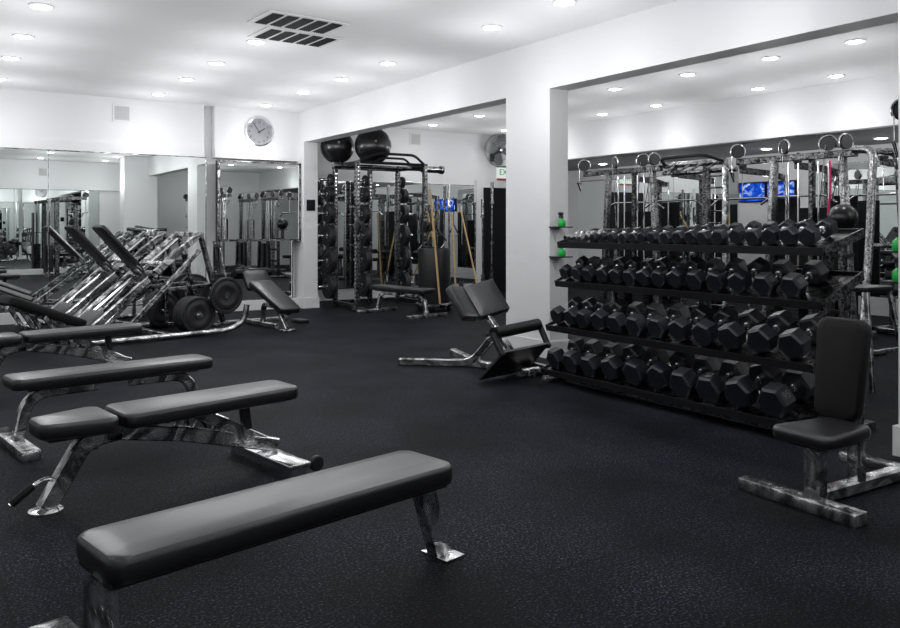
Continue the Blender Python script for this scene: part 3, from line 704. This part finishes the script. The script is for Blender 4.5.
for k, ys in enumerate(rows):
    xf, zf, al, dp = TR[k]; n = len(ys); r0, r1, l0, l1, h0, h1 = sizes[k]
    c, s = math.cos(R(al)), math.sin(R(al))
    for i, y in enumerate(ys):
        f = i / (n - 1); R_ = r0 + (r1 - r0) * f; L_ = l0 + (l1 - l0) * f; hl = h0 + (h1 - h0) * f
        gap = min(abs(ys[j] - y) for j in (i - 1, i + 1) if 0 <= j < n)
        R_ = min(R_, gap * .49)
        roll = R(random.choice((0, 0, 0, 8, -9, 14, -16, 30, 22)) )
        if (k, i) in ((1, 13), (1, 12), (3, 7), (3, 9)): roll = 0.0
        if 2 * R_ * max(abs(math.cos(roll + q * PI / 3)) for q in range(6)) > gap * .98: roll = R(30)
        low = max(-math.sin(roll + q * PI / 3) for q in range(6)) * R_
        wob = R(random.uniform(-3, 3)) if gap > 2.35 * R_ else 0
        tot = 2 * L_ + hl
        u = .03 + random.uniform(0, .02)
        if al and u + tot > dp: u = .012
        small = k == 0 and i < 5
        pos = n - i
        if i < n / 2: wh = '%s from the white pillar' % ORD[i]
        else: wh = '%s from the upright bench end' % ORD[pos - 1]
        t = thing('dumbbell', ('small chrome' if small else 'black') + ' hex dumbbell, %s tier, %s' % (tier[k], wh), 'dumbbell', (0, 0, 0), 0, 'hex dumbbells on the %s tier' % tier[k])
        nrm = Vector((-s, 0, c)); base = Vector((xf + u * c, y, zf + u * s)) + nrm * (low + .0025)
        t.matrix_world = T(*base) @ RY(-al) @ Matrix.Rotation(wob, 4, 'Z')
        for x0 in (0, L_ + hl): hd = hex_head(R_, L_, roll, x0).build('head', CHROME if small else HEXR, t, smooth=0)
        mark = {(1, 13): ('60', 150), (1, 12): ('55', 150), (3, 7): ('85', 90), (3, 9): ('95', 150)}.get((k, i))
        if mark:
            a = R(mark[1]); N = Vector((0, math.cos(a), math.sin(a))); Xa = Vector((1, 0, 0)); Ya = N.cross(Xa); o_ = Vector((L_ / 2, 0, 0)) + N * (R_ * .8665)
            text(mark[0], R_ * .62, WHITEINK, bpy.data.objects[t.children[0].name], Matrix(((Xa.x, Ya.x, N.x, o_.x), (Xa.y, Ya.y, N.y, o_.y), (Xa.z, Ya.z, N.z, o_.z), (0, 0, 0, 1))), 'weight_number', .0006)
        hr = .0135 + .003 * f
        MB().lathe([(hr * 1.5, L_ - .002), (hr * 1.5, L_ + .010), (hr, L_ + .014), (hr * 1.02, L_ + hl * .3), (hr * 1.15, L_ + hl * .5), (hr * 1.02, L_ + hl * .7), (hr, L_ + hl - .014), (hr * 1.5, L_ + hl - .010), (hr * 1.5, L_ + hl + .002)], (0, 0, 0), (1, 0, 0), 12).build('handle', BRIGHT, t)

# ------------------------------------------------------------------ little shelves with spray bottles on the pillars
def bottle_shelf(x, yw, z, s, label, blabel):
    """s: which way the shelf stands out of the pillar face (along y)."""
    t = thing('bottle_shelf', label, 'shelf', (x, yw, z), 0, 'bottle shelves on the pillars')
    MB().span((-.085, 0, -.012), (.085, s * .17, 0), .003).build('board', BLACKM, t, smooth=0)
    m = MB(); m.rings([[Vector((-.05, s * .006, -.012)), Vector((.05, s * .006, -.012)), Vector((.0, s * .006, -.15))], [Vector((-.05, s * .001, -.012)), Vector((.05, s * .001, -.012)), Vector((.0, s * .001, -.15))]])
    m.build('bracket', GREYV, t, smooth=0)
    b = thing('spray_bottle', blabel, 'spray bottle', (x + .0, yw + s * .10, z), 0, 'green spray bottles on the pillar shelves')
    MB().lathe([(.034, 0), (.038, .006), (.039, .045), (.032, .062), (.016, .075), (.013, .083)], n=20).build('bottle', GREEN, b)
    MB().lathe([(.016, .081), (.016, .105), (.012, .115)], n=14).box((-.012, 0, .127), (.055, .022, .028), None, .004).box((-.028, 0, .102), (.008, .012, .04), ry(20)).build('trigger', BLACKM, b)
bottle_shelf(5.37, 6.16, 1.315, -1, 'small black shelf with green bottle, upper one on the middle pillar', 'green spray bottle on the upper shelf of the middle pillar')
bottle_shelf(5.37, 6.16, 1.02, -1, 'small black shelf with green bottle, lower one on the middle pillar', 'green spray bottle on the lower shelf of the middle pillar')
bottle_shelf(4.90, 2.43, 1.165, 1, 'small black shelf, upper one on the pillar beside the upright bench', 'green spray bottle on the upper shelf beside the upright bench')
bottle_shelf(4.90, 2.43, .985, 1, 'small black shelf, lower one on the pillar beside the upright bench', 'green spray bottle on the lower shelf beside the upright bench')

# ------------------------------------------------------------------ cable machines in the second room
def pulley(t, p, axis, r=.085):
    o = MB().lathe([(.012, -.022), (r, -.022), (r, -.012), (r * .86, 0), (r, .012), (r, .022), (.012, .022)], p, axis, 24).build('pulley', RUBBER, t)
    m = MB(); s, u, d = frame_of(axis)
    m.tube([Vector(p) + d * q + s * (r * 1.18 * math.cos(R(a))) + u * (r * 1.18 * math.sin(R(a))) for q in (.0,) for a in range(-30, 211, 20)], .012, 8)
    m.build('pulley_guard', BRIGHT, o)
def stack(t, x, y, w=.22, d=.12):
    m = MB()
    for k in range(18): m.span((x - d / 2, y - w / 2, .12 + k * .040), (x + d / 2, y + w / 2, .12 + k * .040 + .036), .004)
    o = m.build('weight_stack', BLACKM, t, smooth=0)
    for s in (-1, 1): MB().tube([(x, y + s * w * .3, .08), (x, y + s * w * .3, 2.1)], .012, 8).build('guide_rod', BRIGHT, t)
def cable_tower(label, loc, rz=0, arm=1):
    t = thing('cable_tower', label, 'cable machine', loc, rz, 'cable machines of the second room')
    # y along the row, x towards the main room is negative
    for y in (-.52, .52):
        s = -1 if y < 0 else 1
        MB().beam([(.0, y * 1.12, .02), (.0, y * .86, 2.14)], .07, .10, (1, 0, 0)).build('upright', TOWER, t)
        MB().beam([(-.42, y * 1.12, .04), (.42, y * 1.12, .04)], .08, .08).build('foot', TOWER, t)
    MB().beam([(0, -.58, .06), (0, .58, .06)], .07, .07).build('base_beam', STEEL, t)
    MB().beam([(0, -.62, 2.17), (0, .62 + .38 * (arm > 0), 2.17)], .07, .085).build('top_beam', BLACKS, t)
    stack(t, .02, -.20); stack(t, .02, .20)
    MB().beam([(.10, 0, .06), (.10, 0, 2.15)], .06, .08, (1, 0, 0)).build('centre_post', BLACKS, t)
    MB().span((.14, -.33, .1), (.155, .33, 1.55)).build('shroud', DARK, t)
    for y, ax in ((-.5, (.3, 1, 0)), (-.28, (.9, .4, 0)), (.30, (.9, -.3, 0)), (.98 if arm > 0 else .5, (.6, 1, 0))):
        pulley(t, (-.02, y, 2.30), ax, .082)
    for y0, y1 in ((-.5, -.2), (.30, .2), (-.28, -.12)):
        MB().tube([(-.07, y0, 2.28), (-.05, y1, .9)], .006, 6).build('cable', STEEL, t)
    MB().tube(fillet([(-.03, -.5, 2.40), (-.03, .2, 2.44), (-.03, .95, 2.40)], .2), .006, 6).build('cable', STEEL, t)
    e = .98 if arm > 0 else .5
    MB().tube([(-.10, e + .03, 2.25), (-.10, e + .03, 2.02)], .006, 6).tube([(-.10, e, 1.90), (-.16, e, 2.02), (-.04, e + .06, 2.02), (-.10, e, 1.90)], .01, 8).build('hanging_handle', BRIGHT, t)
    return t
ct = cable_tower('cable tower with slanted chrome uprights, next to the middle pillar', (9.1, 8.72, 0))
dup(ct, (9.1, 5.80, 0), 0, 'cable tower with slanted chrome uprights, behind the large end dumbbells')
dup(ct, (8.9, 1.6, 0), 0, 'cable tower further along the row, seen in the mirror panel')
dup(ct, (8.9, -0.4, 0), 0, 'cable tower at the far end of the row, seen in the mirror panel')
dup(ct, (7.05, 2.62, 0), 0, 'cable tower with big pulley by the pillar beside the upright bench')
# link between the towers with pull-up bars
t = thing('pull_up_bridge', 'long steel bridge with bent pull up bars linking the two cable towers', 'pull up bars', (9.1, 7.2, 0))
MB().tube([(0, -.22, 2.20), (0, .84, 2.20)], .045, 12).build('beam', CHROME, t)
MB().tube([(.22, -.22, 2.10), (.22, .84, 2.10)], .035, 12).build('beam', STEEL, t)
MB().tube(fillet([(-.02, -.20, 2.20), (-.30, -.10, 2.28), (-.30, .65, 2.28), (-.02, .82, 2.20)], .12), .024, 10).build('pull_up_bar', BLACKM, t)
m = MB()
for y in (-.1, 0.35): m.tube(fillet([(0, y, 2.2), (-.35, y, 2.05), (-.35, y + .25, 2.05), (0, y + .25, 2.2)], .07), .018, 8)
m.build('neutral_grip', STEEL, t)
MB().beam([(.05, .14, .02), (.05, .14, 2.17)], .09, .08, (1, 0, 0)).build('post', BLACKS, t)
MB().beam([(.05, -.17, .02), (.05, -.17, 2.17)], .07, .07, (1, 0, 0)).build('post', CHROME, t)
m = MB()
for k in range(12): m.tube([(.03, -.16, .25 + k * .16), (.03, .13, .25 + k * .16)], .012, 8)
m.build('ladder_rungs', STEEL, t)
# bent tube frame beyond the end tower
t = thing('bent_tube_frame', 'bent chrome tube frame curving down beside the end cable tower', 'machine frame', (9.0, 4.98, 0))
MB().tube(fillet([(0, .18, 2.20), (-.02, -.06, 2.18), (-.25, -.14, 1.1), (-.5, -.2, .03)], .25, 8), .045, 12).build('side_tube', TOWER, t)
MB().tube(fillet([(.5, .18, 2.20), (.5, -.06, 2.18), (.5, -.2, .03)], .25, 8), .045, 12).build('side_tube', STEEL, t)
MB().tube([(-.02, .0, 2.17), (.5, .0, 2.17)], .035, 12).build('cross_tube', STEEL, t)
MB().tube([(-.25, -.14, 1.1), (.5, -.14, 1.1)], .03, 12).build('cross_tube', STEEL, t)

def seated_machine(label, loc, rz):
    t = thing('lat_pulldown', label, 'weight machine', loc, rz, 'weight machines of the second room')
    MB().beam([(0, 0, .02), (0, 0, 2.1)], .09, .12, (1, 0, 0)).build('mast', BLACKS, t)
    MB().beam(fillet([(.25, 0, 2.05), (-.1, 0, 2.1), (-.75, 0, 2.12)], .1), .06, .09).build('boom', BLACKS, t)
    pulley(t, (-.72, 0, 2.20), (0, 1, 0), .07)
    MB().beam([(.3, 0, .04), (-.9, 0, .04)], .08, .08).beam([(-.85, -.3, .04), (-.85, .3, .04)], .08, .08).beam([(.3, -.35, .04), (.3, .35, .04)], .08, .08).build('base', STEEL, t)
    stack(t, .18, 0, .30, .16)
    MB().span((.28, -.24, .06), (.30, .24, 1.75)).build('shroud', DARK, t)
    MB().pad(T(-.55, 0, .46), .40, .32, .08, rc=.05).build('seat_pad', VINYL_D, t)
    MB().beam([(-.55, 0, .05), (-.55, 0, .46)], .06, .06, (1, 0, 0)).build('seat_post', STEEL, t)
    MB().tube([(-.30, -.25, .68), (-.30, .25, .68)], .06, 12).build('thigh_roller', VINYL_D, t)
    MB().beam([(0, 0, .62), (-.3, 0, .68)], .05, .05).build('roller_arm', STEEL, t)
    MB().tube(fillet([(-.72, -.55, 1.62), (-.72, -.4, 1.72), (-.72, .4, 1.72), (-.72, .55, 1.62)], .06), .016, 8).tube([(-.72, 0, 2.1), (-.72, 0, 1.72)], .006, 6).build('pull_bar', BRIGHT, t)
    return t
sm = seated_machine('black lat pulldown machine behind the pull up bridge', (10.6, 7.3, 0), R(0))
dup(sm, (10.7, 9.6, 0), R(10), 'black lat pulldown machine before the far mirror, closest to the exit door')
dup(sm, (10.8, 5.3, 0), R(-8), 'black lat pulldown machine behind the end cable tower')
dup(sm, (10.45, 8.45, 0), R(2), 'black lat pulldown machine close behind the tower next to the middle pillar')
dup(sm, (10.42, 6.32, 0), R(0), 'black lat pulldown machine standing under the blue televisions')
dup(sm, (9.4, 3.6, 0), R(-5), 'black lat pulldown machine beside the bent tube frame')
dup(sm, (7.4, 1.2, 0), R(15), 'black lat pulldown machine near the pillar, seen in the mirror panel')
dup(sm, (3.3, .85, 0), R(180), 'black lat pulldown machine behind the photographer, seen in the wide mirror')

# medicine ball rack at the end of the dumbbell rack
t = thing('ball_stand', 'black stand holding the medicine ball beyond the end dumbbells', 'ball stand', (8.05, 4.73, 0))
MB().beam([(0, 0, .02), (0, 0, 1.24)], .07, .07, (1, 0, 0)).build('post', BLACKS, t)
MB().span((-.3, -.3, 0), (.3, .3, .04), .01).build('base', BLACKM, t)
for z in (.42, .72, 1.0):
    for s in (-1, 1): MB().beam([(0, 0, z), (-.16, s * .20, z + .03)], .04, .04).build('peg', BLACKM, t)
MB().lathe([(.10, 1.24), (.13, 1.255), (.12, 1.27), (.0005, 1.26)], n=20).build('cradle', BLACKM, t)
o = tag(MB().ball((0, 0, 0), .145, 32, 18).build('medicine_ball', BALLM), 'black medicine ball on the stand beyond the largest top tier dumbbell', 'medicine ball'); o.location = (8.05, 4.73, 1.408)
o = tag(MB().beam(fillet([(0, 0, 0), (0.02, 0, -.30), (.0, .02, -.62)], .2), .035, .006).build('hanging_band', PINK), 'pink resistance band hanging beside the end cable tower', 'resistance band'); o.location = (8.62, 5.22, 2.06)

# low stool-like frame beside the second pillar
t = thing('step_stool', 'black steel frame stool standing behind the pillar shelves', 'stool', (6.6, 3.75, 0))
MB().span((-.2, -.2, .78), (.2, .2, .82), .01).build('top', BLACKM, t)
for a, b in ((-1, -1), (1, -1), (1, 1), (-1, 1)): MB().beam([(a * .17, b * .17, .79), (a * .28, b * .28, .0)], .035, .035).build('leg', CHROME, t)
MB().beam([(-.23, -.23, .3), (.23, -.23, .3)], .03, .03).beam([(-.23, .23, .3), (.23, .23, .3)], .03, .03).build('stretcher', CHROME, t)

# televisions
for k, (y0, y1) in enumerate(((8.37, 8.90), (7.82, 8.35))):
    t = thing('tv', ('flat television with blue picture, beside the pull up bridge post', 'flat television with blue picture, behind the end cable tower')[k], 'television', (11.94, (y0 + y1) / 2, 1.74), 0, 'televisions on the far wall')
    h = (y1 - y0) / 2
    MB().span((-.0, -h, 0), (.05, h, .34), .006).build('housing', DARK, t, smooth=0)
    MB().span((-.004, -h + .02, .02), (.0, h - .02, .32)).build('screen', screen_mat('tv_picture', 3.1 + k * 5), t, smooth=0)

# ------------------------------------------------------------------ world, camera
wd = bpy.data.worlds.new('dim_ambient'); scn.world = wd; wd.use_nodes = True  # faint even ambient, no windows let it in
wd.node_tree.nodes['Background'].inputs['Color'].default_value = (0.93, 0.96, 1.0, 1)
wd.node_tree.nodes['Background'].inputs['Strength'].default_value = 0.3
cam = bpy.data.cameras.new('camera'); co = bpy.data.objects.new('camera', cam); COL.objects.link(co); scn.camera = co
cam.sensor_fit = 'HORIZONTAL'; cam.sensor_width = 36; cam.lens = 36 * 810 / 900
cam.shift_y = -86 / 900; cam.clip_start = 0.05
co.location = (0, 0, 1.3)
co.rotation_euler = (R(90), 0, -math.atan2(540, 810))
vs = scn.view_settings; scn.display_settings.display_device = 'sRGB'
vs.view_transform = 'Standard'; vs.look = 'None'; vs.gamma = 1.0; vs.use_curve_mapping = False
vs.exposure = 0.0
